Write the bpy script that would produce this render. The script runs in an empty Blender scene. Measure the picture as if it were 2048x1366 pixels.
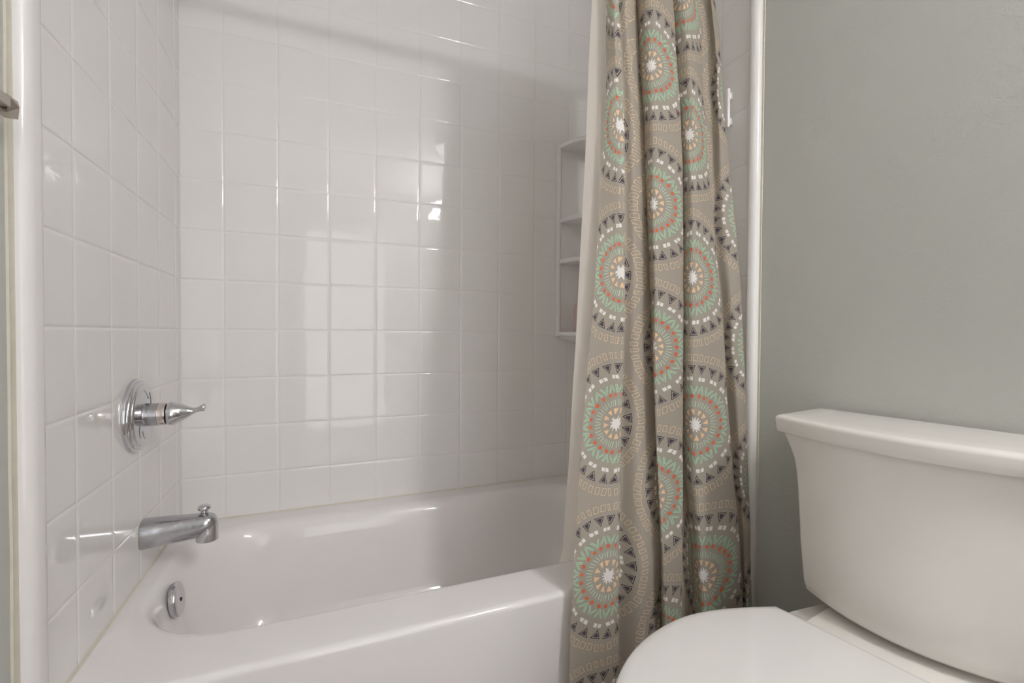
import bpy, bmesh, math, random
from mathutils import Vector, Matrix, noise

C = bpy.context.scene.collection
S = bpy.context.scene
rnd = random.Random(7)
PI = math.pi

# ------------------------------------------------------------------ camera
EYE = 0.99
F_PX = 932.75
yaw, pit, rol = 0.393062, -0.0176653, 0.0057477
R_ = Vector((math.cos(yaw), -math.sin(yaw), 0)); D_ = Vector((math.sin(yaw), math.cos(yaw), 0)); U_ = Vector((0, 0, 1))
FW = D_ * math.cos(pit) + U_ * math.sin(pit)
U2 = -D_ * math.sin(pit) + U_ * math.cos(pit)
IX = R_ * math.cos(rol) + U2 * math.sin(rol)
IY = U2 * math.cos(rol) - R_ * math.sin(rol)
cam = bpy.data.cameras.new('camera'); co = bpy.data.objects.new('camera', cam); C.objects.link(co)
m = Matrix((IX, IY, -FW)).transposed().to_4x4(); m.translation = Vector((0, 0, EYE))
co.matrix_world = m
cam.sensor_width = 36.0; cam.lens = F_PX / 2048 * 36.0; cam.clip_start = 0.02
S.camera = co

# ------------------------------------------------------------------ world, exposure, large lights
w = bpy.data.worlds.new('world'); S.world = w; w.use_nodes = True
w.node_tree.nodes['Background'].inputs[0].default_value = (.97, .98, 1.0, 1); w.node_tree.nodes['Background'].inputs[1].default_value = 2.3  # fill light, enters through the added rear doorway
S.view_settings.view_transform = 'Standard'; S.view_settings.look = 'None'
S.cycles.max_bounces = 20; S.cycles.diffuse_bounces = 10; S.cycles.transmission_bounces = 12
S.view_settings.exposure = 0.17; S.view_settings.gamma = 1.0; S.view_settings.use_curve_mapping = False
VANITY_POWER = 118.0     # strength of the frosted shades over the vanity
CEILING_FILL_POWER = 5.5     # strength of the added ceiling fill light
VANITY_YS = (-.60, -.82, -1.04, -1.26)
VANITY_X, VANITY_Z = 1.085, 2.175

# ------------------------------------------------------------------ node maths
class X:
    """a float socket with operators"""
    nt = None
    def __init__(s, v): s.v = v
    @staticmethod
    def op(o, *a, clamp=False):
        n = X.nt.nodes.new('ShaderNodeMath'); n.operation = o; n.use_clamp = clamp
        for i, q in enumerate(a):
            q = q.v if isinstance(q, X) else q
            if isinstance(q, (int, float)): n.inputs[i].default_value = q
            else: X.nt.links.new(q, n.inputs[i])
        return X(n.outputs[0])
    def __add__(s, o): return X.op('ADD', s, o)
    __radd__ = __add__
    def __sub__(s, o): return X.op('SUBTRACT', s, o)
    def __rsub__(s, o): return X.op('SUBTRACT', o, s)
    def __mul__(s, o): return X.op('MULTIPLY', s, o)
    __rmul__ = __mul__
    def __truediv__(s, o): return X.op('DIVIDE', s, o)
    def lt(s, o): return X.op('LESS_THAN', s, o)
    def gt(s, o): return X.op('GREATER_THAN', s, o)
    def abs(s): return X.op('ABSOLUTE', s)
    def floor(s): return X.op('FLOOR', s)
    def mod(s, o): return X.op('FLOORED_MODULO', s, o)
    def max(s, o): return X.op('MAXIMUM', s, o)
    def min(s, o): return X.op('MINIMUM', s, o)

def lin(c):
    return tuple((v/255/12.92 if v/255 <= .04045 else ((v/255+.055)/1.055)**2.4) for v in c) + (1,)

def mat(name, col, rough=.5, metal=0.0, spec=.5, bump=None, coat=0.0, rough_var=None, col_var=None):
    m = bpy.data.materials.new(name); m.use_nodes = True
    nt = m.node_tree; b = nt.nodes['Principled BSDF']
    b.inputs['Base Color'].default_value = (*col[:3], 1); b.inputs['Roughness'].default_value = rough
    b.inputs['Metallic'].default_value = metal; b.inputs['Specular IOR Level'].default_value = spec
    b.inputs['Coat Weight'].default_value = coat; b.inputs['Coat Roughness'].default_value = .05
    tc = nt.nodes.new('ShaderNodeTexCoord')
    if bump:
        last = None
        for scale, dist, st in (bump if isinstance(bump, list) else [bump]):
            n = nt.nodes.new('ShaderNodeTexNoise'); n.inputs['Scale'].default_value = scale; n.inputs['Detail'].default_value = 3
            nt.links.new(tc.outputs['Object'], n.inputs['Vector'])
            bp = nt.nodes.new('ShaderNodeBump'); bp.inputs['Distance'].default_value = dist; bp.inputs['Strength'].default_value = st
            nt.links.new(n.outputs['Fac'], bp.inputs['Height'])
            if last: nt.links.new(last.outputs[0], bp.inputs['Normal'])
            last = bp
        nt.links.new(last.outputs[0], b.inputs['Normal'])
    if col_var:
        scale, amt = col_var
        n = nt.nodes.new('ShaderNodeTexNoise'); n.inputs['Scale'].default_value = scale; n.inputs['Detail'].default_value = 5
        nt.links.new(tc.outputs['Object'], n.inputs['Vector'])
        mx = nt.nodes.new('ShaderNodeMix'); mx.data_type = 'RGBA'
        mx.inputs['A'].default_value = tuple(c*(1-amt) for c in col[:3]) + (1,); mx.inputs['B'].default_value = tuple(min(1, c*(1+amt)) for c in col[:3]) + (1,)
        nt.links.new(n.outputs['Fac'], mx.inputs['Factor']); nt.links.new(mx.outputs['Result'], b.inputs['Base Color'])
    if rough_var:
        scale, lo, hi = rough_var
        n = nt.nodes.new('ShaderNodeTexNoise'); n.inputs['Scale'].default_value = scale; n.inputs['Detail'].default_value = 4
        nt.links.new(tc.outputs['Object'], n.inputs['Vector'])
        mr = nt.nodes.new('ShaderNodeMapRange'); mr.inputs['To Min'].default_value = lo; mr.inputs['To Max'].default_value = hi
        mr.inputs['From Min'].default_value = .3; mr.inputs['From Max'].default_value = .7
        nt.links.new(n.outputs['Fac'], mr.inputs['Value']); nt.links.new(mr.outputs[0], b.inputs['Roughness'])
    return m

M_tile = mat('glossy_white_surround', (.80, .785, .78), .035, spec=.5, bump=(9, .0015, .35))
M_tub = mat('white_tub_enamel', (.82, .795, .795), .06, spec=.5, bump=(5, .001, .3))
M_china = mat('white_vitreous_china', (.80, .775, .745), .03, spec=.5, bump=(6, .0008, .3))
M_seat = mat('white_seat_plastic', (.78, .765, .76), .045, spec=.5)
M_chrome = mat('chrome', (.62, .62, .64), .07, metal=1, rough_var=(60, .05, .16))
M_chrome_dull = mat('worn_chrome', (.50, .50, .52), .12, metal=1, rough_var=(90, .08, .3), bump=(140, .0004, .25))
M_collar = mat('warm_chrome', (.72, .66, .62), .16, metal=1)
M_dark = mat('dark_rubber', (.012, .012, .012), .6)
M_nickel = mat('brushed_nickel', (.46, .42, .37), .28, metal=1, bump=(220, .0002, .3))
M_paint = mat('grey_wall_paint', (.52, .525, .50), .55, spec=.3, bump=[(55, .003, .25), (210, .0012, .45)])
M_ceil = mat('ceiling_paint', (.88, .88, .87), .8)
M_floor = mat('brown_floor_vinyl', (.22, .17, .14), .4, col_var=(14, .25))
M_caulk = mat('aged_caulk', (.64, .61, .52), .5, bump=(90, .002, .5), col_var=(30, .12))
M_grey_side = mat('white_moulding', (.82, .80, .80), .12, bump=(12, .002, .25))
M_door = mat('white_door_paint', (.7, .69, .66), .4)
M_pink = mat('pink_bottle_plastic', (.62, .46, .44), .3)
M_rod = mat('rod_metal', (.6, .6, .6), .2, metal=1)
M_stain = mat('cove_stain', (.50, .40, .27), .6)

def emis(name, col, st):
    m = bpy.data.materials.new(name); m.use_nodes = True; nt = m.node_tree; nt.nodes.clear()
    e = nt.nodes.new('ShaderNodeEmission'); e.inputs[0].default_value = (*col, 1); e.inputs[1].default_value = st
    o = nt.nodes.new('ShaderNodeOutputMaterial'); nt.links.new(e.outputs[0], o.inputs[0]); return m
M_shade = emis('lit_frosted_glass', (1.0, .975, .97), VANITY_POWER)
M_fill_diffuser = emis('fill_diffuser', (1.0, .98, .98), CEILING_FILL_POWER)

# curtain cloth -----------------------------------------------------
PITCH_V = .345; PITCH_U = .299; V0 = 1.131
def curtain_material():
    m = bpy.data.materials.new('printed_medallion_cloth'); m.use_nodes = True
    nt = m.node_tree; X.nt = nt; b = nt.nodes['Principled BSDF']
    uv = nt.nodes.new('ShaderNodeUVMap'); uv.uv_map = 'UVMap'
    # hand drawn wobble
    def wob(scale, amt, vec):
        n = nt.nodes.new('ShaderNodeTexNoise'); n.inputs['Scale'].default_value = scale; n.inputs['Detail'].default_value = 1
        nt.links.new(vec, n.inputs['Vector'])
        s = nt.nodes.new('ShaderNodeVectorMath'); s.operation = 'SUBTRACT'; s.inputs[1].default_value = (.5, .5, .5); nt.links.new(n.outputs['Color'], s.inputs[0])
        k = nt.nodes.new('ShaderNodeVectorMath'); k.operation = 'SCALE'; k.inputs['Scale'].default_value = amt; nt.links.new(s.outputs[0], k.inputs[0])
        a = nt.nodes.new('ShaderNodeVectorMath'); a.operation = 'ADD'; nt.links.new(vec, a.inputs[0]); nt.links.new(k.outputs[0], a.inputs[1])
        return a.outputs[0]
    vec = wob(45, .0045, uv.outputs[0]); vec = wob(300, .0009, vec)
    sp = nt.nodes.new('ShaderNodeSeparateXYZ'); nt.links.new(vec, sp.inputs[0])
    u = X(sp.outputs[0]); v = X(sp.outputs[1])
    # two interleaved lattices
    def lattice(u0, v0):
        a = (u - u0 + PITCH_U) / (2*PITCH_U); ia = a.floor(); du = (a - ia - .5) * (2*PITCH_U)
        c = (v - v0 + PITCH_V/2) / PITCH_V; ic = c.floor(); dv = (c - ic - .5) * PITCH_V
        return du, dv, ia*7.3 + ic*3.1
    du1, dv1, k1 = lattice(0, V0); du2, dv2, k2 = lattice(PITCH_U, V0 + PITCH_V/2)
    q1 = du1*du1 + dv1*dv1; q2 = du2*du2 + dv2*dv2
    sel = q2.lt(q1)
    K = 1/1.08
    du = (du1 + (du2-du1)*sel) * K; dv = (dv1 + (dv2-dv1)*sel) * K; kid = k1 + (k2 + 31.7 - k1)*sel
    r = X.op('SQRT', du*du + dv*dv)
    th = X.op('ARCTAN2', dv, du) / (2*PI) + .5
    def ring(n, rc, phase, seed, js, jq):
        t = th*n + phase; k = t.floor(); k = k.mod(n)
        s = (t - t.floor() - .5) * (2*PI/n) * r
        wn = nt.nodes.new('ShaderNodeTexWhiteNoise'); wn.noise_dimensions = '2D'
        cb = nt.nodes.new('ShaderNodeCombineXYZ'); nt.links.new((k + seed).v, cb.inputs[0]); nt.links.new(kid.v, cb.inputs[1]); nt.links.new(cb.outputs[0], wn.inputs['Vector'])
        sc = nt.nodes.new('ShaderNodeSeparateColor'); nt.links.new(wn.outputs['Color'], sc.inputs[0])
        j1, j2, j3 = X(sc.outputs[0]) - .5, X(sc.outputs[1]) - .5, X(sc.outputs[2]) - .5
        q = r - rc + j2*(2*jq)
        s = s + j1*(2*js) + q*j3*.35
        return s, q, k, j3
    # sun
    s, q, k, j = ring(13, 0, 0, 1, .0003, 0)
    sun = r.lt(.0098).max((s.abs()).lt(.0021 - (r-.0098)*.18) * r.lt(j*.0025 + .0165))
    # peach wedges
    s, q, k, j = ring(12, .0272, .3, 20, .0007, .0006)
    peach = q.abs().lt(.0058) * s.abs().lt((q + .0058)*.42 + .0006)
    # green dashes
    s, q, k, j = ring(44, .0450, 0, 50, .0005, .0009)
    dash = q.abs().lt(.0062) * s.abs().lt(.00085)
    # orange dots
    s, q, k, j = ring(23, .0615, 0, 80, .001, .0008)
    dots = (s*s + q*q).lt(.0041*.0041)
    # green zigzag
    s, q, k, j = ring(26, .0755, .1, 110, .0005, .0005)
    sg = 1 - (k.mod(2))*2
    hw = (.0090 - q*sg)*.50 + .0006
    e = s.abs() - hw
    zig = q.abs().lt(.0090) * (e.abs().lt(.0009)).max((e + .0029).abs().lt(.0008) * (q*sg).lt(.0035))
    # white pairs
    s, q, k, j = ring(20, .0992, .2, 150, .0012, .0010)
    s2 = s.abs() - .0050
    pair = s2.abs().lt(.0039) * q.abs().lt(.0040)
    # navy triangles, apex inwards
    s, q, k, j = ring(28, .1180, .4, 190, .0008, .0008)
    hw = (q + .0104)*.55
    dd = (s.abs() - hw)*.87; dd = dd.max(q - .0090)
    tri_o = dd.lt(0) * dd.gt(-.0012)
    tri_i = dd.lt(-.0028)
    # beige rectangles
    s, q, k, j = ring(60, .1445, .0, 250, .0006, .0007)
    dd = (s.abs() - .0046 - j*.002).max(q.abs() - .0072)
    rect = dd.lt(0) * dd.gt(-.0011)
    base = lin((178, 170, 159))
    def col(prev, mask, c):
        mx = nt.nodes.new('ShaderNodeMix'); mx.data_type = 'RGBA'
        if isinstance(prev, tuple): mx.inputs['A'].default_value = prev
        else: nt.links.new(prev, mx.inputs['A'])
        mx.inputs['B'].default_value = c; nt.links.new(mask.v, mx.inputs['Factor']); return mx.outputs['Result']
    c = base
    band = r.gt(.052)*r.lt(.088)
    c = col(c, band*.05, lin((120, 190, 150)))
    c = col(c, sun, lin((255, 252, 250)))
    c = col(c, peach*.92, lin((255, 220, 178)))
    c = col(c, dash*.9, lin((196, 236, 210)))
    c = col(c, dots*.9, lin((236, 112, 70)))
    c = col(c, zig*.92, lin((184, 236, 204)))
    c = col(c, pair, lin((255, 253, 250)))
    c = col(c, tri_o, lin((38, 32, 44)))
    c = col(c, tri_i*.95, lin((70, 62, 80)))
    c = col(c, rect*.9, lin((250, 222, 182)))
    # weave
    wv = nt.nodes.new('ShaderNodeTexNoise'); wv.inputs['Scale'].default_value = 1; wv.inputs['Detail'].default_value = 2
    mp = nt.nodes.new('ShaderNodeMapping'); mp.inputs['Scale'].default_value = (260, 900, 1); nt.links.new(uv.outputs[0], mp.inputs[0]); nt.links.new(mp.outputs[0], wv.inputs['Vector'])
    hs = nt.nodes.new('ShaderNodeHueSaturation'); nt.links.new(c, hs.inputs['Color'])
    nt.links.new((X(wv.outputs['Fac'])*.3 + .85).v, hs.inputs['Value'])
    nt.links.new(hs.outputs[0], b.inputs['Base Color'])
    b.inputs['Roughness'].default_value = .75; b.inputs['Specular IOR Level'].default_value = .25
    tr = nt.nodes.new('ShaderNodeBsdfTranslucent')       # thin cotton lets some light through
    gm = nt.nodes.new('ShaderNodeGamma'); gm.inputs['Gamma'].default_value = .75
    nt.links.new(hs.outputs[0], gm.inputs['Color']); nt.links.new(gm.outputs[0], tr.inputs[0])
    ms = nt.nodes.new('ShaderNodeMixShader'); ms.inputs[0].default_value = .33
    nt.links.new(b.outputs[0], ms.inputs[1]); nt.links.new(tr.outputs[0], ms.inputs[2]); nt.links.new(ms.outputs[0], nt.nodes['Material Output'].inputs[0])
    cr = nt.nodes.new('ShaderNodeTexNoise'); cr.inputs['Scale'].default_value = 14; cr.inputs['Detail'].default_value = 4
    nt.links.new(uv.outputs[0], cr.inputs['Vector'])
    bp = nt.nodes.new('ShaderNodeBump'); bp.inputs['Distance'].default_value = .006; bp.inputs['Strength'].default_value = .5
    nt.links.new(cr.outputs['Fac'], bp.inputs['Height']); nt.links.new(bp.outputs[0], b.inputs['Normal'])
    return m
M_cloth = curtain_material()

def liner_material():
    m = bpy.data.materials.new('translucent_vinyl'); m.use_nodes = True; nt = m.node_tree
    b = nt.nodes['Principled BSDF']; b.inputs['Base Color'].default_value = (.88, .83, .76, 1); b.inputs['Roughness'].default_value = .32
    b.inputs['Specular IOR Level'].default_value = .4
    t = nt.nodes.new('ShaderNodeBsdfTranslucent'); t.inputs[0].default_value = (.97, .92, .86, 1)
    mx = nt.nodes.new('ShaderNodeMixShader'); mx.inputs[0].default_value = .7
    nt.links.new(b.outputs[0], mx.inputs[1]); nt.links.new(t.outputs[0], mx.inputs[2])
    nt.links.new(mx.outputs[0], nt.nodes['Material Output'].inputs[0]); return m
M_liner = liner_material()

# ------------------------------------------------------------------ mesh helpers
def obj(name, bm, m, parent=None, smooth=True, angle=35, origin=None):
    me = bpy.data.meshes.new(name)
    if origin is not None: bmesh.ops.translate(bm, verts=bm.verts, vec=-Vector(origin))
    bmesh.ops.recalc_face_normals(bm, faces=bm.faces)
    bm.to_mesh(me); bm.free()
    o = bpy.data.objects.new(name, me); C.objects.link(o)
    if origin is not None and parent is None: o.location = origin
    if m: me.materials.append(m)
    if smooth:
        me.polygons.foreach_set('use_smooth', [True]*len(me.polygons))
        try: me.set_sharp_from_angle(angle=math.radians(angle))
        except Exception: pass
    if parent: o.parent = parent
    return o

def struct(name, bm, m, label=None, **k):
    o = obj(name, bm, m, **k); o['kind'] = 'structure'
    if label: o['label'] = label
    return o

def thing(name, label, cat, loc=(0, 0, 0), rz=0, group=None):
    o = bpy.data.objects.new(name, None); C.objects.link(o); o.location = loc; o.rotation_euler = (0, 0, rz)
    o['label'] = label; o['category'] = cat
    if group: o['group'] = group
    return o

def tag(o, label, cat):
    o['label'] = label; o['category'] = cat; return o

def box(bm, x0, x1, y0, y1, z0, z1, bev=0, seg=3):
    r = bmesh.ops.create_cube(bm, size=1)
    for v in r['verts']:
        v.co = Vector(((x0+x1)/2 + v.co.x*(x1-x0), (y0+y1)/2 + v.co.y*(y1-y0), (z0+z1)/2 + v.co.z*(z1-z0)))
    if bev:
        es = list({e for v in r['verts'] for e in v.link_edges})
        bmesh.ops.bevel(bm, geom=es, offset=bev, segments=seg, affect='EDGES', profile=.5)
    return bm

def loft(bm, rings, closed=True, cap0=True, cap1=True):
    vs = [[bm.verts.new(p) for p in r] for r in rings]
    n = len(rings[0])
    for a, b in zip(vs, vs[1:]):
        for i in range(n if closed else n-1):
            j = (i+1) % n
            bm.faces.new((a[i], a[j], b[j], b[i]))
    if cap0: bm.faces.new(vs[0])
    if cap1: bm.faces.new(list(reversed(vs[-1])))
    return vs

def lathe_x(prof, cy, cz, n=64):
    """profile (x, radius) turned about an axis along X"""
    bm = bmesh.new()
    rings = [[Vector((x, cy + r*math.cos(2*PI*i/n), cz + r*math.sin(2*PI*i/n))) for i in range(n)] for x, r in prof]
    loft(bm, rings); return bm

def lathe_z(prof, cx, cy, n=48):
    bm = bmesh.new()
    rings = [[Vector((cx + r*math.cos(2*PI*i/n), cy + r*math.sin(2*PI*i/n), z)) for i in range(n)] for z, r in prof]
    loft(bm, rings); return bm

def rrect(x0, x1, y0, y1, r, z, ns=24, na=16):
    """rounded rectangle with a fixed number of points per straight and per corner"""
    pts = []
    cs = [(x1-r, y1-r, 0), (x0+r, y1-r, PI/2), (x0+r, y0+r, PI), (x1-r, y0+r, 1.5*PI)]
    for k, (cx, cy, a0) in enumerate(cs):
        arc = [Vector((cx + r*math.cos(a0 + PI/2*i/na), cy + r*math.sin(a0 + PI/2*i/na), z)) for i in range(na+1)]
        pts += arc
        nx, ny, na0 = cs[(k+1) % 4]
        q = Vector((nx + r*math.cos(na0), ny + r*math.sin(na0), z))
        p = arc[-1]
        pts += [p.lerp(q, i/ns) for i in range(1, ns)]
    return pts

def extrude_profile(pts, z0, z1, nz=1):
    bm = bmesh.new()
    loft(bm, [[Vector((x, y, z0 + (z1-z0)*i/nz)) for x, y in pts] for i in range(nz+1)])
    return bm

# ------------------------------------------------------------------ measures
XL, XR = -.391, 1.085          # faces of the surround's end panels
YB, YF = 1.70, .926            # back panel, front of the tub
RIM = .40
S_ = .15342                    # tile module
Z0 = .996; XG = -.2744         # one horizontal and one vertical groove
ZTOP = 2.44
CEIL = 2.44
GL_X = -.405                   # grey wall on the left
GR_X = 1.099                   # grey wall on the right where it meets the surround
TW = math.tan(math.radians(8))
YREAR = -1.75
WR = GR_X + (.88-.30)*TW   # grey wall beyond the toilet

# ------------------------------------------------------------------ moulded tile panels
def tile_panel(name, us, vs, place, normal_sign, mname, label):
    """panel of pillowed squares. us / vs: groove positions incl. both ends; place(u, v, h) -> point, h = height off the panel"""
    bm = bmesh.new()
    g = .0014; rim = .0040
    def axis(ps):
        out = []   # (coord, edge height factor, tile index)
        for k, (a, b) in enumerate(zip(ps, ps[1:])):
            out.append((a, 0))
            L = b - a
            for d, h in ((g, .25), (g+rim*.35, .72), (g+rim, .96), (g+rim*2.2, 1)):
                if d < L/2: out.append((a+d, h))
            n = max(2, int(L/.03))
            for i in range(1, n): 
                t = a + g+rim*2.2 + (L-2*(g+rim*2.2))*i/n
                if t > out[-1][0]: out.append((t, 1))
            for d, h in ((g+rim*2.2, 1), (g+rim, .96), (g+rim*.35, .72), (g, .25)):
                if d < L/2 and b-d > out[-1][0]: out.append((b-d, h))
        out.append((ps[-1], 0)); return out
    A = axis(us); B = axis(vs)
    tilt = {}
    def idx(ps, c):
        k = 0
        while k < len(ps)-2 and c >= ps[k+1]: k += 1
        return k
    rows = []
    for v, hv in B:
        row = []
        for u, hu in A:
            k = (idx(us, u), idx(vs, v))
            if k not in tilt: tilt[k] = (rnd.uniform(-1, 1), rnd.uniform(-1, 1))
            f = min(hu, hv)
            cu = (us[k[0]] + us[k[0]+1])/2; cv = (vs[k[1]] + vs[k[1]+1])/2
            h = .0014*f + f*(tilt[k][0]*(u-cu) + tilt[k][1]*(v-cv))*.0013
            h += .0011*(noise.noise(Vector((u*1.7, v*1.7, normal_sign*5.0))))
            row.append(bm.verts.new(place(u, v, h)))
        rows.append(row)
    for a, b in zip(rows, rows[1:]):
        for i in range(len(a)-1): bm.faces.new((a[i], a[i+1], b[i+1], b[i]))
    return bm

def grid_lines(lo, hi, g0, s):
    out = [lo]; k = math.floor((lo-g0)/s)
    while True:
        x = g0 + k*s
        if x > hi - .012: break
        if x > lo + .012: out.append(x)
        k += 1
    return out + [hi]

vz = grid_lines(RIM, ZTOP, Z0, S_)
ux = grid_lines(XL, XR, XG, S_)
uy = grid_lines(.936, YB, YB - .05, S_)
def solid(bm, d):
    """give the panel its thickness towards the wall behind"""
    geom = bmesh.ops.extrude_face_region(bm, geom=list(bm.faces))
    vs_ = [e for e in geom['geom'] if isinstance(e, bmesh.types.BMVert)]
    bmesh.ops.translate(bm, verts=vs_, vec=d)
    return bm
bm = tile_panel('wall_back', ux, vz, lambda u, v, h: Vector((u, YB - h, v)), 1, None, None)
struct('wall_back', solid(bm, Vector((0, .02, 0))), M_tile, 'glossy white tiled surround panel behind the bathtub', angle=60)
bm = tile_panel('wall_left', uy, vz, lambda u, v, h: Vector((XL + h, u, v)), 2, None, None)
struct('wall_left_tiled', solid(bm, Vector((-.02, 0, 0))), M_tile, 'glossy white tiled end panel with the shower valve', angle=60)
bm = tile_panel('wall_right', uy, vz, lambda u, v, h: Vector((XR - h, u, v)), 3, None, None)
struct('wall_right_tiled', solid(bm, Vector((.02, 0, 0))), M_tile, 'white tiled end panel behind the shower curtain', angle=60)

# rounded front trims of the surround
def bull(y0):
    c = [(-.014, y0), (-.009, y0)]
    for i in range(1, 12):
        t = PI/2*i/12; c.append((-.009 + .0165*math.sin(t), y0 + .017*(1-math.cos(t))))
    y1 = y0 + .017
    c += [(.0078, y1+.004), (.0078, y1+(-.012-y1)*.6), (.0070, -.011), (.0045, -.006), (.0012, -.001), (-.001, .0005), (-.014, .0005)]
    return c
def trim(name, side):
    pts = [((XL + a) if side < 0 else (XR - a), .936 + b) for a, b in bull(-.046 if side < 0 else -.027)]
    return struct(name, extrude_profile(pts, RIM if False else 0.0, ZTOP, 24), M_grey_side, 'rounded white edge of the surround', angle=50)
trim('trim_1', -1); trim('trim_2', 1)
def caulk_v(name, x0, x1, y0, y1):
    bm = bmesh.new(); n = 60; rings = []
    for i in range(n+1):
        z = ZTOP*i/n; j = noise.noise(Vector((x0*9, z*9, 3)))*.0022; k = noise.noise(Vector((x0*9, z*21, 8)))*.0014
        rings.append([Vector((x0, y0+j, z)), Vector((x0, y1+k, z)), Vector((x1, y1+k, z)), Vector(((x0*.3+x1*.7), (y0+y1)/2+j, z)), Vector((x1*.8+x0*.2, y0+.001+j, z))])
    loft(bm, rings); return bm
struct('trim_3', caulk_v('c', GL_X-.002, GL_X+.0045, .877, .8915), M_caulk, 'yellowed caulk line beside the left surround edge')
struct('trim_4', caulk_v('c', GR_X+.003, GR_X-.004, .903, .910), M_caulk, 'yellowed caulk line beside the right surround edge')

# ------------------------------------------------------------------ room shell
bm = bmesh.new(); box(bm, GL_X-.1, GL_X, YREAR-.1, YB+.1, 0, CEIL)
struct('wall_left', bm, M_paint, 'grey painted wall left of the surround')
bm = bmesh.new()
y0, y1 = YREAR-.1, .9
pts = [(GR_X, 1.8), (GR_X, .90), (WR, .30), (WR, y0), (GR_X + .55, y0), (GR_X+.55, 1.8)]
struct('wall_right', extrude_profile(pts, 0, CEIL), M_paint, 'grey painted wall behind the toilet', smooth=False)
bm = bmesh.new(); box(bm, GL_X-.1, 1.7, YB+.02, YB+.12, 0, CEIL); struct('wall_alcove', bm, M_paint)
bm = bmesh.new(); box(bm, GL_X-.1, -.12, YREAR-.1, YREAR, 0, CEIL); box(bm, .66, 1.7, YREAR-.1, YREAR, 0, CEIL); box(bm, -.12, .66, YREAR-.1, YREAR, 2.03, CEIL); struct('wall_rear', bm, M_paint, 'grey wall with a doorway opening added for fill light', smooth=False)  # doorway opening invented to let world light fill the alcove
bm = bmesh.new(); box(bm, GL_X-.1, 1.7, YREAR-.1, YB+.12, -.08, 0); struct('floor', bm, M_floor)
bm = bmesh.new(); box(bm, GL_X-.1, 1.7, YREAR-.1, YB+.12, CEIL, CEIL+.08); struct('ceiling', bm, M_ceil)
bm = bmesh.new(); box(bm, -.19, -.12, YREAR, YREAR+.045, 0, 2.10); box(bm, .66, .73, YREAR, YREAR+.045, 0, 2.10); box(bm, -.12, .66, YREAR, YREAR+.045, 2.03, 2.10)
struct('trim_5', bm, M_door, 'white casing around the added fill-light doorway', smooth=False)  # casing of the invented, unseen doorway

# ------------------------------------------------------------------ light bar and added unseen fittings (out of frame; they light the room and mirror in the tiles)
vf = thing('vanity_light', 'four-shade light bar on the grey wall above the mirror', 'light', (WR, -.93, VANITY_Z+.02))
bm = bmesh.new(); box(bm, -.03, -.001, -.44, .44, -.05, .05, .006); obj('back_plate', bm, M_nickel, vf)
for y in VANITY_YS:
    bm = bmesh.new(); box(bm, VANITY_X-WR, -.02, y+.93-.012, y+.93+.012, .035, .055, .003); obj('arm', bm, M_nickel, vf)
    bm = lathe_z([(-.050, .040), (-.048, .046), (-.015, .047), (.015, .040), (.030, .028), (.036, .012)], VANITY_X-WR, y+.93, 32)
    obj('lamp_shade', bm, M_shade, vf)
mr = thing('added_mirror', 'added unseen mirror under the light bar, returning its light', 'mirror', (WR, -.93, 1.05))  # mirror invented to brighten the room and give reflections
bm = bmesh.new(); box(bm, -.022, -.001, -.48, .48, 0, .95, .004); obj('frame', bm, M_nickel, mr)
bm = bmesh.new(); box(bm, -.0245, -.0215, -.46, .46, .02, .93, .001); obj('glass', bm, mat('mirror_glass', (.9, .9, .9), .01, metal=1), mr)
vn = thing('added_cabinet', 'added unseen white cabinet with a pale top below the mirror', 'cabinet', (WR, -.95, 0))  # cabinet invented for plausible bounce light and reflections
bm = bmesh.new(); box(bm, -.50, -.002, -.50, .50, .08, .80, .003); box(bm, -.45, -.002, -.50, .50, 0, .08); obj('body', bm, M_door, vn, smooth=False)
for y in (-.25, .25):
    bm = bmesh.new(); box(bm, -.518, -.50, y-.235, y+.235, .11, .77, .004); d_ = obj('door', bm, M_door, vn)
    bm = lathe_x([(-.545, .004), (-.543, .013), (-.535, .014), (-.528, .006), (-.517, .006)], y*.16+(.0), .60, 20); obj('knob', bm, M_nickel, d_)
bm = bmesh.new(); box(bm, -.54, -.002, -.52, .52, .80, .84, .006); obj('countertop', bm, M_china, vn)
cl = thing('added_ceiling_fill', 'added unseen round ceiling fill light above the bathroom floor', 'light', (1.0, -.15, CEIL))  # unseen ceiling fitting, invented as extra fill light
bm = lathe_z([(0, .17), (-.02, .17), (-.025, .16)], 0, 0, 48); obj('base', bm, M_nickel, cl)
bm = lathe_z([(-.026, .155), (-.05, .145), (-.07, .11), (-.082, .06), (-.085, .01)], 0, 0, 48); obj('diffuser', bm, M_fill_diffuser, cl)

# ------------------------------------------------------------------ bathtub
tub = thing('bathtub', 'white alcove bathtub with flat apron under the chrome spout', 'bathtub', ((XL+XR)/2, (YF+YB)/2, 0))
to = Vector(tub.location)
ix0, ix1, iy0, iy1 = -.352, .985, 1.056, 1.612
rings = []
ox0, ox1, oy0, oy1 = XL+.0005, XR-.0005, YF, YB-.0015
rings.append(rrect(ox0, ox1, oy0+.004, oy1, .002, .0))
rings.append(rrect(ox0, ox1, oy0, oy1, .002, .05))
rings.append(rrect(ox0, ox1, oy0, oy1, .002, RIM-.02))
for a in (0, 15, 30, 45, 60, 75, 90):
    t = math.radians(a); rr = .013
    rings.append(rrect(ox0+.0001*a/90, ox1-.0001*a/90, oy0 + rr*(1-math.cos(t)), oy1-.0001*a/90, .002+.004*a/90, RIM - rr*(1-math.sin(t))))
def inner(ins, z, r=.205):
    return rrect(ix0+ins, ix1-ins*1.4, iy0+ins*.8, iy1-ins, max(.03, r-ins*.6), z)
rings.append(rrect(-.38, 1.05, .958, 1.69, .04, RIM+.0005))
rings.append(inner(-.022, RIM+.0008, .21))
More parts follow.
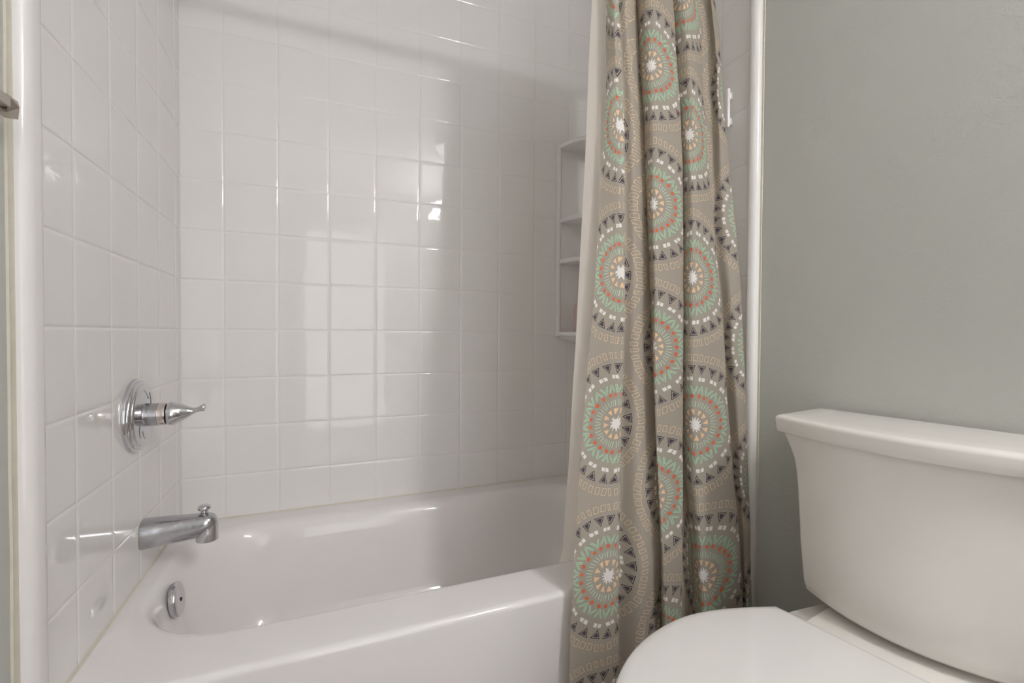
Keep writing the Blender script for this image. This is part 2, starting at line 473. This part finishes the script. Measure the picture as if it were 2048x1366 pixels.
for ins, z in ((-.013, .4004), (-.006, .3990), (0, .3965), (.006, .3915), (.011, .385), (.016, .376), (.021, .363), (.026, .345), (.032, .315), (.042, .26), (.055, .20), (.07, .155), (.09, .12), (.115, .098), (.15, .086), (.20, .082)):
    rings.append(inner(ins, z))
bm = bmesh.new(); loft(bm, rings)
bmesh.ops.translate(bm, verts=bm.verts, vec=-to)
obj('tub_shell', bm, M_tub, tub, angle=50)
# overflow plate with a screw on the end wall of the basin
oc = Vector((-.3165, 1.330, .347))
bm = lathe_x([(-.006, .0385), (0, .0395), (.004, .0400), (.0068, .0388), (.0088, .0355), (.0097, .031), (.0101, .018), (.0102, .002)], 0, 0, 56)
bmesh.ops.rotate(bm, verts=bm.verts, cent=(0, 0, 0), matrix=Matrix.Rotation(math.radians(-8), 3, 'Y'))
bmesh.ops.translate(bm, verts=bm.verts, vec=oc - to)
op = obj('overflow_plate', bm, M_chrome, tub); op['label'] = 'round chrome overflow plate'
for dz in (0,):
    bm = lathe_x([(0, .0045), (.0018, .0045), (.0028, .003), (.003, .0005)], 0, 0, 20)
    bmesh.ops.translate(bm, verts=bm.verts, vec=oc - to + Vector((.0095, -.002, dz)))
    obj('screw', bm, M_dark, op)
# caulk along the tub
def caulk_run(name, p, q, up, out, w1=.006, w2=.008):
    bm = bmesh.new(); n = 70; rings = []
    for i in range(n+1):
        c = p.lerp(q, i/n); j = 1 + .35*noise.noise(c*14)
        rings.append([c, c + up*w1*j, c + (up+out)*.5*w1*j*.9, c + out*w2*j])
    loft(bm, rings); return bm
struct('trim_6', caulk_run('c', Vector((XL, YB-.0005, RIM)), Vector((XR, YB-.0005, RIM)), Vector((0, 0, 1)), Vector((0, -1, 0)), .004, .006), M_caulk, 'yellowed caulk line along the back of the tub')
struct('trim_7', caulk_run('c', Vector((XL+.0005, YB, RIM)), Vector((XL+.0005, .93, RIM)), Vector((0, 0, 1)), Vector((1, 0, 0)), .004, .006), M_caulk, 'yellowed caulk line along the faucet end of the tub')

# ------------------------------------------------------------------ tub spout
sp = thing('tub_spout', 'chrome tub spout with pull-up diverter knob above the overflow', 'faucet', (XL, 1.355, .507))
def spout_ring(x, zt, zb, hw, n=48, flat=.0):
    cz = (zt+zb)/2; hh = (zt-zb)/2; pts = []
    for i in range(n):
        a = 2*PI*i/n; c, s = math.cos(a), math.sin(a)
        e = 2/2.5
        pts.append(Vector((x, math.copysign(abs(c)**e, c)*hw, cz + math.copysign(abs(s)**e, s)*hh)))
    return pts
bm = bmesh.new()
zc = .517
R = []
for x, zt, zb, hw in ((.0015, .0335, -.0335, .0325), (.003, .0345, -.0345, .0335), (.006, .0348, -.0348, .0338), (.04, .0340, -.0318, .0318), (.08, .0328, -.0285, .0290), (.112, .0316, -.0262, .0262),
                      (.118, .0314, -.0255, .0258), (.130, .0312, -.020, .0250), (.140, .0300, -.014, .0236), (.147, .0270, -.008, .0205), (.152, .022, -.002, .015), (.155, .014, .004, .006)):
    R.append(spout_ring(x, zt, zb, hw))
loft(bm, R)
body = obj('spout_body', bm, M_chrome_dull, sp)
# nose: rounded front block with open outlet
bm = bmesh.new()
R = []
for z, f in ((.0285, .30), (.0265, .55), (.022, .78), (.014, .94), (.004, 1.0), (-.014, 1.03), (-.0335, 1.05), (-.0350, 1.03), (-.0345, .90), (-.025, .84), (-.018, .80)):
    ring = []
    for i in range(40):
        a = 2*PI*i/40; c, s = math.cos(a), math.sin(a)
        rx = .0225*f if c > 0 else .0240*f
        ring.append(Vector((.1350 + c*rx, s*.0232*f, z)))
    R.append(ring)
loft(bm, R)
obj('outlet', bm, M_chrome, sp)
bm = lathe_z([(.029, .0095), (.033, .0098), (.034, .0075), (.0385, .0070), (.0400, .0095), (.0415, .0128), (.0440, .0142), (.0475, .0140), (.0505, .0122), (.0525, .0088), (.0535, .004), (.0537, .0008)], .128, 0, 40)
kn = obj('diverter_knob', bm, M_chrome, sp)
bm = lathe_x([(.0003, .0345), (.0008, .0362), (.003, .0362), (.0035, .034)], 0, 0, 48)
obj('caulk_ring', bm, M_caulk, sp)

# ------------------------------------------------------------------ shower valve
vc = thing('shower_valve', 'round chrome shower valve with tapered lever handle above the spout', 'faucet', (XL, 1.315, .797))
bm = lathe_x([(.0008, .084), (.005, .0848), (.008, .0838), (.0095, .081), (.0100, .0785), (.0125, .0780), (.0145, .0762), (.0155, .0730), (.0158, .0705), (.0175, .0700), (.0190, .0685), (.0200, .0655),
              (.0208, .055), (.0216, .042), (.0222, .032), (.0225, .0275)], 0, 0, 96)
es = obj('escutcheon', bm, M_chrome, vc)
for a0 in (60, 240, 20, 200):   # engraved arcs on the plate
    bm = bmesh.new(); R = []
    for i in range(13):
        a = math.radians(a0 + 36*i/12); rr = .040 + .018*i/12; t = .0014*math.sin(PI*i/12)+.0002
        c = Vector((.0222 - .0012*i/12, rr*math.cos(a), rr*math.sin(a)))
        rad = Vector((0, math.cos(a), math.sin(a)))
        R.append([c - rad*t, c + Vector((.0006, 0, 0)), c + rad*t, c - Vector((.001, 0, 0))])
    loft(bm, R); obj('engraved_arc', bm, M_chrome_dull, es)
bm = lathe_x([(.0205, .0275), (.022, .0268), (.0275, .0262), (.0285, .0262), (.040, .0262), (.0475, .0262), (.048, .0255)], 0, 0, 64); obj('sleeve', bm, M_chrome_dull, vc)
bm = lathe_x([(.0478, .0256), (.0485, .0263), (.060, .0263), (.0625, .0258), (.063, .024)], 0, 0, 64); o = obj('collar', bm, M_collar, vc)
bm = lathe_x([(.0625, .0225), (.066, .0225)], 0, 0, 48); obj('gasket', bm, M_dark, vc)
bm = bmesh.new(); R = []
for x, ry, rz, zo in ((.0655, .0235, .0235, 0), (.066, .0262, .0262, 0), (.068, .0270, .0270, 0), (.073, .0270, .0270, .0002), (.080, .0255, .0255, .0005), (.088, .0225, .0225, .001), (.096, .0185, .0182, .0015), (.104, .0140, .0138, .0020),
                      (.110, .0112, .0102, .0028), (.116, .0098, .0072, .0040), (.122, .0100, .0060, .0058), (.128, .0112, .0066, .0080), (.133, .0126, .0082, .0100), (.1365, .0130, .0092, .0110), (.1385, .0120, .0085, .0113), (.1392, .009, .006, .0113)):
    R.append([Vector((x, ry*math.cos(2*PI*i/48), zo + rz*math.sin(2*PI*i/48))) for i in range(48)])
loft(bm, R); obj('lever_handle', bm, M_chrome, vc)

# ------------------------------------------------------------------ corner shelf unit
cs = thing('corner_shelf_unit', 'white moulded corner shelf unit on the tiled wall beside the liner', 'shelf', (XR, YB, .95))
co_ = Vector(cs.location)
SW = .182
bm = bmesh.new()
# back plates on both walls, with raised edges
box(bm, -SW, -.0005, -.006, -.0015, .035, .80, .002); box(bm, -.006, -.0015, -SW, -.006, .035, .80, .002)
obj('back_plate', bm, M_grey_side, cs)
for sgn in (0, 1):
    bm = bmesh.new()
    pr = [(-SW-.006, -.0015), (-SW-.006, -.010), (-SW-.003, -.016), (-SW+.004, -.018), (-SW+.010, -.014), (-SW+.012, -.006), (-SW+.012, -.0015)]
    if sgn: pr = [(b, a) for a, b in pr]
    bm = extrude_profile(pr, .03, .81, 1)
    obj('side_edge', bm, M_grey_side, cs)
for z in (.042, .335, .500, .800):
    bm = bmesh.new(); R = []
    rr = SW - .004
    n = 28
    def shelf_ring(f, zz):
        pts = [Vector((-.004, -.004, zz))]
        for i in range(n+1):
            a = PI/2*i/n
            # slightly bulging quarter round
            k = rr*f
            pts.append(Vector((-.004 - k*math.cos(a)**.9 if i < n else -.004, -.004 - k*math.sin(a)**.9 if i > 0 else -.004, zz)))
        return pts
    for f, zz in ((.95, z-.012), (.985, z-.011), (1.0, z-.005), (1.0, z+.001), (.985, z+.005), (.95, z+.006)): R.append(shelf_ring(f, zz))
    loft(bm, R); obj('shelf', bm, M_grey_side, cs)
bm = bmesh.new(); R = []
for z, f in ((.030, .97), (.018, .90), (.006, .72), (-.004, .45), (-.010, .12)):
    rr = SW - .004; n = 28
    R.append([Vector((-.004, -.004, z))] + [Vector((-.004 - rr*f*math.cos(PI/2*i/n), -.004 - rr*f*math.sin(PI/2*i/n), z)) for i in range(n+1)])
loft(bm, R); obj('base', bm, M_grey_side, cs)
# bottle standing on its lowest shelf
zb = .95 + .0485
bt = thing('shampoo_bottle', 'pinkish bottle on the lowest corner shelf, partly behind the liner', 'bottle', (.972, 1.625, zb))
obj('bottle_body', lathe_z([(0, .026), (.003, .029), (.02, .030), (.085, .030), (.105, .026), (.118, .014), (.122, .011)], 0, 0, 32), M_pink, bt)
obj('cap', lathe_z([(.121, .013), (.124, .0135), (.142, .0135), (.145, .011)], 0, 0, 24), M_grey_side, bt)

# small white bar on the right end panel
gb = thing('grab_bar', 'short white vertical bar on the tiled end wall beside the curtain', 'bar', (XR, .999, 1.585))
bm = bmesh.new(); box(bm, -.020, -.010, -.008, .008, -.01, .100, .004, 4); obj('handle', bm, M_grey_side, gb)
for z in (.008, .080):
    bm = bmesh.new(); box(bm, -.013, -.0005, -.0075, .0075, z-.010, z+.010, .003); obj('mount', bm, M_grey_side, gb)

# ------------------------------------------------------------------ curtain rod
ROD_Y, ROD_Z = .965, 2.045
rd = thing('curtain_rod', 'metal shower curtain rod across the tub opening', 'curtain rod', (XL+.012, ROD_Y, ROD_Z))
L = XR - XL - .024
obj('tube', lathe_x([(.002, .0150), (L-.002, .0150)], 0, 0, 32), M_rod, rd)
for x0, x1 in ((-.0025, .012), (L-.012, L+.0025)):
    obj('flange', lathe_x([(x0, .03), ((x0+x1)/2, .03), (x1, .016)] if x0 < .1 else [(x0, .016), ((x0+x1)/2, .03), (x1, .03)], 0, 0, 32), M_rod, rd)

# ------------------------------------------------------------------ shower curtain
LV = [
  (1.936, [(0.641,0.965), (0.644,0.945), (0.657,0.950), (0.652,0.968), (0.680,0.983), (0.698,0.972), (0.746,1.001), (0.766,1.022), (0.743,0.976), (0.767,0.949), (0.837,0.968), (0.850,1.001), (0.886,1.022), (0.853,0.979), (0.861,0.945), (0.921,0.970), (0.934,0.999), (0.989,1.001), (0.984,0.979), (1.012,0.992), (1.015,1.015)]),
  (1.778, [(0.634,0.955), (0.641,0.935), (0.658,0.940), (0.654,0.958), (0.683,0.973), (0.701,0.962), (0.751,0.991), (0.772,1.012), (0.747,0.966), (0.767,0.939), (0.843,0.958), (0.857,0.991), (0.893,1.012), (0.858,0.969), (0.867,0.935), (0.931,0.960), (0.945,0.989), (0.998,0.991), (0.992,0.969), (1.020,0.982), (1.023,1.005)]),
  (1.539, [(0.626,0.943), (0.643,0.922), (0.666,0.928), (0.663,0.947), (0.692,0.962), (0.711,0.950), (0.763,0.981), (0.784,1.003), (0.749,0.955), (0.763,0.926), (0.853,0.947), (0.869,0.981), (0.906,1.003), (0.868,0.958), (0.872,0.922), (0.941,0.949), (0.957,0.979), (0.998,0.981), (1.000,0.958), (1.032,0.965), (1.035,0.990)]),
  (1.231, [(0.600,0.927), (0.641,0.905), (0.661,0.911), (0.658,0.931), (0.688,0.947), (0.710,0.935), (0.768,0.967), (0.792,0.990), (0.755,0.940), (0.756,0.909), (0.852,0.931), (0.870,0.967), (0.908,0.990), (0.866,0.943), (0.868,0.905), (0.962,0.933), (0.981,0.965), (1.001,0.967), (1.014,0.943), (1.056,0.946), (1.052,0.970)]),
  (0.976, [(0.570,0.912), (0.629,0.890), (0.653,0.896), (0.651,0.916), (0.681,0.932), (0.707,0.920), (0.771,0.952), (0.794,0.975), (0.757,0.925), (0.745,0.894), (0.844,0.916), (0.862,0.952), (0.900,0.975), (0.858,0.928), (0.864,0.890), (0.980,0.918), (1.000,0.950), (1.021,0.952), (1.024,0.924), (1.062,0.926), (1.056,0.950)]),
  (0.727, [(0.541,0.896), (0.612,0.875), (0.643,0.881), (0.641,0.900), (0.670,0.915), (0.703,0.904), (0.772,0.934), (0.795,0.956), (0.759,0.908), (0.741,0.879), (0.832,0.900), (0.849,0.934), (0.888,0.956), (0.852,0.911), (0.862,0.875), (0.990,0.902), (1.009,0.932), (1.029,0.934), (1.030,0.905), (1.062,0.910), (1.056,0.935)]),
  (0.396, [(0.510,0.873), (0.585,0.855), (0.631,0.860), (0.626,0.876), (0.653,0.889), (0.695,0.879), (0.768,0.905), (0.789,0.917), (0.756,0.883), (0.747,0.858), (0.812,0.876), (0.824,0.905), (0.876,0.917), (0.861,0.885), (0.869,0.855), (1.002,0.877), (1.017,0.903), (1.037,0.905), (1.034,0.885), (1.063,0.893), (1.058,0.912)]),
  (0.213, [(0.500,0.866), (0.575,0.850), (0.628,0.854), (0.623,0.869), (0.649,0.882), (0.694,0.872), (0.771,0.897), (0.790,0.914), (0.759,0.876), (0.754,0.853), (0.808,0.869), (0.819,0.897), (0.874,0.914), (0.866,0.878), (0.877,0.850), (1.011,0.871), (1.025,0.895), (1.045,0.896), (1.039,0.878), (1.063,0.886), (1.058,0.908)]),
]
P_ = PITCH_U
def uvals(z):
    t = max(0, min(1, (1.2-z)/.8)); k = z > 1.6
    uc = .012 + .026*t; ue = .128 - .028*t
    return [-.092, -.004, uc, (uc+ue)/2, ue, .148, P_-.135+.04*t, P_-.075+.025*t, P_-.032+.024*t, P_+.015+.01*t, P_+.092-.014*t, P_+.118, 2*P_-.08, 2*P_-.037, 2*P_+.010, 2*P_+.097, 2*P_+.125, 3*P_-.135, 3*P_-.105, 3*P_-.062, 3*P_-.02]
def catmull(ps, t):
    n = len(ps)-1; k = min(int(t), n-1); f = t-k
    p0 = ps[max(0, k-1)]; p1 = ps[k]; p2 = ps[k+1]; p3 = ps[min(n, k+2)]
    return .5*((2*p1) + (p2-p0)*f + (2*p0-5*p1+4*p2-p3)*f*f + (3*p1-p0-3*p2+p3)*f**3) if not isinstance(p1, float) else .5*((2*p1) + (p2-p0)*f + (2*p0-5*p1+4*p2-p3)*f*f + (3*p1-p0-3*p2+p3)*f**3)
def level(z):
    """knots at height z, smooth between the measured levels"""
    zs = [l[0] for l in LV]
    if z >= zs[0]:
        return [Vector(p) for p in LV[0][1]]
    if z <= zs[-1]:
        e = (zs[-1]-z)/(zs[-2]-zs[-1])
        return [Vector(p) + (Vector(p)-Vector(q))*e*.6 for p, q in zip(LV[-1][1], LV[-2][1])]
    k = 0
    while zs[k+1] > z: k += 1
    t = k + (zs[k]-z)/(zs[k]-zs[k+1])
    return [catmull([Vector(l[1][i]) for l in LV], t) for i in range(len(LV[0][1]))]
bm = bmesh.new(); uvl = bm.loops.layers.uv.new('UVMap')
NZ, SUB = 190, 14
ZT, ZB = 2.03, .13
grid = []
for a in range(NZ+1):
    z = ZT + (ZB-ZT)*a/NZ
    ks = level(z); us = uvals(z)
    g_ = max(0, min(1, (1.1-z)/.6))
    ks = [Vector((p.x + (.013 if i < 2 else .006)*g_*(1 if i < 5 else 0), p.y + .027*g_*(1 if i < 5 else 0))) for i, p in enumerate(ks)]
    row = []
    NK = len(ks)-1
    for i in range(NK*SUB+1):
        t = i/SUB
        p = catmull(ks, t); k = min(int(t), NK-1); f = t-k
        u = us[k] + (us[k+1]-us[k])*f
        # soft buckles of the cloth
        amp = .0022 + .0012*max(0, z-1.3)
        b1 = noise.noise(Vector((u*11, z*5.5, 1.3)))*amp*2 + noise.noise(Vector((u*30, z*13, 4.1)))*amp*.6
        # pinched pleat near the top of the third fold
        yy = p.y + b1
        if z > 1.25:
            g = math.exp(-((u-(2*P_+.02-(z-1.3)*.12))/.018)**2) * min(1, (z-1.25)/.25)
            yy += .010*g
        v = z + .048*(1.13-z)*math.exp(-((u-2*P_)/.14)**2) + .004*noise.noise(Vector((u*6, z*2, 9)))
        row.append((bm.verts.new((p.x + noise.noise(Vector((u*9, z*4, 7)))*.0015, yy, z)), u, v))
    grid.append(row)
for ra, rb in zip(grid, grid[1:]):
    for i in range(len(ra)-1):
        q = (ra[i], ra[i+1], rb[i+1], rb[i])
        f = bm.faces.new([e[0] for e in q])
        for lp, e in zip(f.loops, q): lp[uvl].uv = (e[1], e[2])
cur = obj('shower_curtain', bm, M_cloth, angle=180)
tag(cur, 'taupe fabric shower curtain printed with rings of triangles, dots and suns', 'shower curtain')

# liner hanging inside the tub
LL = [(2.03, 0.618, 0.985), (1.924, 0.614, 0.98), (1.811, 0.608, 0.975), (1.633, 0.596, 0.970), (1.451, 0.587, 0.964), (1.254, 0.572, 0.955), (1.1, 0.561, 0.949), (0.974, 0.553, 0.946), (0.82, 0.546, 0.95), (0.677, 0.546, 0.963), (0.56, 0.553, 0.99), (0.48, 0.568, 1.025), (0.43, 0.587, 1.062), (.38, .588, 1.085), (.30, .592, 1.10), (.20, .590, 1.12)]
bm = bmesh.new(); rows = []
NZ, NX = 90, 150
for a in range(NZ+1):
    z = 2.03 + (.20-2.03)*a/NZ
    k = 0
    while k < len(LL)-2 and LL[k+1][0] > z: k += 1
    f = (LL[k][0]-z)/(LL[k][0]-LL[k+1][0])
    x0 = LL[k][1] + (LL[k+1][1]-LL[k][1])*f; yb = LL[k][2] + (LL[k+1][2]-LL[k][2])*f
    row = []
    top = max(0, (z-1.2)/.8)
    for i in range(NX+1):
        t = i/NX; x = x0 + (.985-x0)*t
        wv = .012*math.sin(t*34 + .5*math.sin(z*3)) * min(1, t*12+.12) * (1 - .35*top)
        wv += .004*noise.noise(Vector((t*12, z*6, 2)))
        dx = -.006*math.cos(t*34)*min(1, t*8)
        back = max(0, min(1, (x-.615)/.07)); back = back*back*(3-2*back)
        y_in = max(yb + .018, 1.045 + .02*math.sin(t*34) * .3)
        row.append(bm.verts.new((x+dx*back, yb + (y_in-yb)*back + wv*max(back, .15), z)))
    rows.append(row)
for a, b in zip(rows, rows[1:]):
    for i in range(NX): bm.faces.new((a[i], a[i+1], b[i+1], b[i]))
li = obj('shower_liner', bm, M_liner, angle=180)
tag(li, 'cream translucent vinyl liner hanging inside the tub behind the printed curtain', 'curtain liner')

# ------------------------------------------------------------------ toilet
ANG = math.radians(9)
# local frame: +x away from the wall, +y towards the tub; rotated so +x points to the left of the room
toi = thing('toilet', 'white toilet with closed lid against the grey wall', 'toilet', (1.146, .5265, 0), 0)
A_ = Vector((-math.cos(ANG), -math.sin(ANG), 0)); B_ = Vector((-math.sin(ANG), math.cos(ANG), 0))
toi.matrix_world = Matrix(((A_.x, -B_.x, 0, 1.146), (A_.y, -B_.y, 0, .5265), (0, 0, 1, 0), (0, 0, 0, 1)))
def tp(a, b, z): return Vector((a, -b, z))
def tank_ring(hw, ac, a_side, z, r=.02, na=8, nf=28, ab=.0):
    """plan of the tank: straight back at ab, rounded front corners, bowed front reaching ac"""
    pts = []
    # back right -> back left
    pts += [tp(ab, -hw, z), tp(ab, hw, z)] if False else []
    def frontcurve(b): return a_side + (ac-a_side)*(1-(b/hw)**2)
    n = 10
    for i in range(n+1): pts.append(tp(ab, -hw + .012 + (2*hw-.024)*i/n, z))
    for i in range(1, 5):
        t = PI/2*i/5; pts.append(tp(ab + .012*(1-math.cos(t)), hw - .012*(1-math.sin(t)), z))
    for i in range(6): pts.append(tp(ab + .012 + (a_side - r - ab - .012)*i/5, hw, z))
    b1 = hw - r*.8
    for i in range(1, na):
        t = PI/2*i/na
        p0 = Vector((a_side - r, hw)); p2 = Vector((frontcurve(b1), b1)); p1 = Vector((frontcurve(hw-.003)+.002, hw))
        s = i/na; q = p0*(1-s)**2 + p1*2*s*(1-s) + p2*s*s
        pts.append(tp(q.x, q.y, z))
    for i in range(nf+1):
        b = b1 - 2*b1*i/nf; pts.append(tp(frontcurve(b), b, z))
    for i in range(na-1, 0, -1):
        p0 = Vector((a_side - r, hw)); p2 = Vector((frontcurve(b1), b1)); p1 = Vector((frontcurve(hw-.003)+.002, hw))
        s = i/na; q = p0*(1-s)**2 + p1*2*s*(1-s) + p2*s*s
        pts.append(tp(q.x, -q.y, z))
    for i in range(6): pts.append(tp(ab + .012 + (a_side - r - ab - .012)*(5-i)/5, -hw, z))
    for i in range(4, 0, -1):
        t = PI/2*i/5; pts.append(tp(ab + .012*(1-math.cos(t)), -hw + .012*(1-math.sin(t)), z))
    return pts
# tank body
bm = bmesh.new(); R = []
for z, hw, asd, ac in ((.444, .118, .150, .192), (.447, .136, .164, .212), (.456, .145, .170, .221), (.475, .1490, .1715, .224), (.55, .1570, .170, .223), (.62, .1620, .1685, .221), (.67, .1655, .168, .219), (.70, .1690, .168, .218),
                       (.725, .1735, .169, .218), (.745, .1795, .1715, .219), (.76, .1850, .174, .220), (.775, .1900, .177, .222), (.784, .1910, .1775, .2225)):
    R.append(tank_ring(hw+.025, ac, asd, z, .016, ab=.012))
loft(bm, R)
obj('tank', bm, M_china, toi, angle=60)
bm = bmesh.new(); R = []
for z, g in ((.779, -.006), (.7800, -.001), (.783, .0015), (.795, .002), (.8065, .0035), (.8115, .0025), (.8145, -.001), (.8160, -.006), (.8166, -.012), (.8176, -.05)):
    R.append(tank_ring(.2265+g, .235+g, .186+g, z, .016, ab=.004 - min(0, g)*.5))
loft(bm, R)
obj('tank_lid', bm, M_china, toi, angle=60)
def egg(a_back, a_front, hw, z, hb=None, n=96, am=None, back_r=.03, flat=True):
    """seat outline: straight hinge edge at a_back, widest hw at am, rounded nose at a_front"""
    pts = []
    am = am or a_back + (a_front-a_back)*.46
    hb = hb or hw*.66
    N = n//2
    half = []
    for i in range(N+1):
        t = i/N
        if t < .08:      # back edge from the centre outwards
            half.append((a_back, (hb-.012)*t/.08))
        elif t < .40:    # side: from the back corner to the widest point
            s = (t-.08)/.32
            half.append((a_back + .003*0 + (am-a_back)*s, hb + (hw-hb)*math.sin(PI/2*s)))
        else:
            s = (t-.40)/.60*PI/2
            half.append((am + (a_front-am)*math.sin(s)**1.0, hw*math.cos(s)**.92 if s < PI/2-1e-6 else 0))
    pts = [tp(a, b, z) for a, b in half] + [tp(a, -b, z) for a, b in reversed(half[1:-1])]
    return pts
def scaled(ring, f, z, am=.53):
    return [Vector(((p.x-am)*f + am, p.y*f, z)) for p in ring]
# seat lid: low dome with a soft crest line
base_r = egg(.303, .806, .228, 0, hb=.155, am=.515)
bm = bmesh.new(); R = []
for f, z in ((.985, .4445), (.998, .4460), (1.0, .4500), (.999, .4545), (.992, .4585), (.975, .4610), (.93, .4625), (.80, .4640), (.6, .4655), (.35, .4665), (.1, .467)):
    R.append(scaled(base_r, f, z + .004))
loft(bm, R); obj('seat_lid', bm, M_seat, toi, angle=60)
bm = bmesh.new(); R = []
sr = egg(.318, .795, .216, 0, hb=.150, am=.515)
for f, z in ((.98, .424), (1.0, .427), (1.0, .438), (.985, .4425)): R.append(scaled(sr, f, z))
for f, z in ((.60, .4425), (.58, .438), (.58, .427), (.60, .424)): R.append(scaled(sr, f, z))
vs = loft(bm, R, cap0=False, cap1=False)
n = len(R[0])
for i in range(n): bm.faces.new((vs[-1][i], vs[-1][(i+1) % n], vs[0][(i+1) % n], vs[0][i]))
obj('seat', bm, M_seat, toi, angle=60)
for b in (-.075, .075):
    bm = bmesh.new(); box(bm, .312, .345, -b-.018, -b+.018, .430, .452, .006, 3); obj('hinge', bm, M_seat, toi)
# bowl: outer body from the foot to the rim, with the rear deck
bm = bmesh.new(); R = []
def bowl_ring(a0, a1, hw, hb, z, am): return egg(a0, a1, hw+.012, z, hb=hb, am=am)
for a0, a1, hw, hb, z, am in ((.06, .62, .105, .10, 0, .30), (.055, .625, .11, .105, .02, .30), (.06, .60, .10, .095, .10, .32), (.06, .62, .11, .095, .18, .36), (.06, .68, .145, .10, .26, .44), (.055, .74, .178, .112, .33, .50),
                             (.05, .772, .190, .124, .385, .515), (.05, .778, .192, .128, .410, .515), (.052, .776, .190, .127, .420, .515), (.058, .770, .184, .122, .4235, .515)):
    R.append(bowl_ring(a0, a1, hw, hb, z, am))
loft(bm, R); obj('bowl', bm, M_china, toi, angle=60)
bm = bmesh.new(); box(bm, .035, .295, -.128, .128, .405, .433, .006, 4); obj('rear_deck', bm, M_china, toi)
bm = bmesh.new(); box(bm, .05, .14, -.09, .09, .430, .4535, .004); obj('tank_gasket', bm, M_china, toi)
for b in (-.09, .09):
    bm = lathe_z([(.0, .016), (.02, .015), (.028, .009), (.030, .001)], .28, -b*1.25, 24); obj('bolt_cap', bm, M_china, toi)

# ------------------------------------------------------------------ towel bar on the left wall
tb = thing('towel_bar', 'brushed nickel towel bar end on the grey wall left of the surround', 'towel bar', (GL_X, .821, 1.283))
bm = bmesh.new(); box(bm, 0, .008, -.025, .025, -.025, .025, .0015, 2); obj('wall_plate', bm, M_nickel, tb)
bm = bmesh.new(); R = []
for x, h in ((.007, .020), (.014, .0085), (.022, .0085), (.0225, .0118), (.035, .0118), (.0415, .0005)):
    R.append([Vector((x, a*h, b*h)) for a, b in ((-1, -1), (1, -1), (1, 1), (-1, 1))])
loft(bm, R); obj('post', bm, M_nickel, tb, smooth=False)
bm = bmesh.new(); box(bm, .026, .040, -.60, -.015, -.007, .007, .0008, 1); obj('bar', bm, M_nickel, tb, smooth=False)
bm = bmesh.new(); box(bm, 0, .044, -.63, -.595, -.0165, .0165, .001, 1); obj('post', bm, M_nickel, tb, smooth=False)
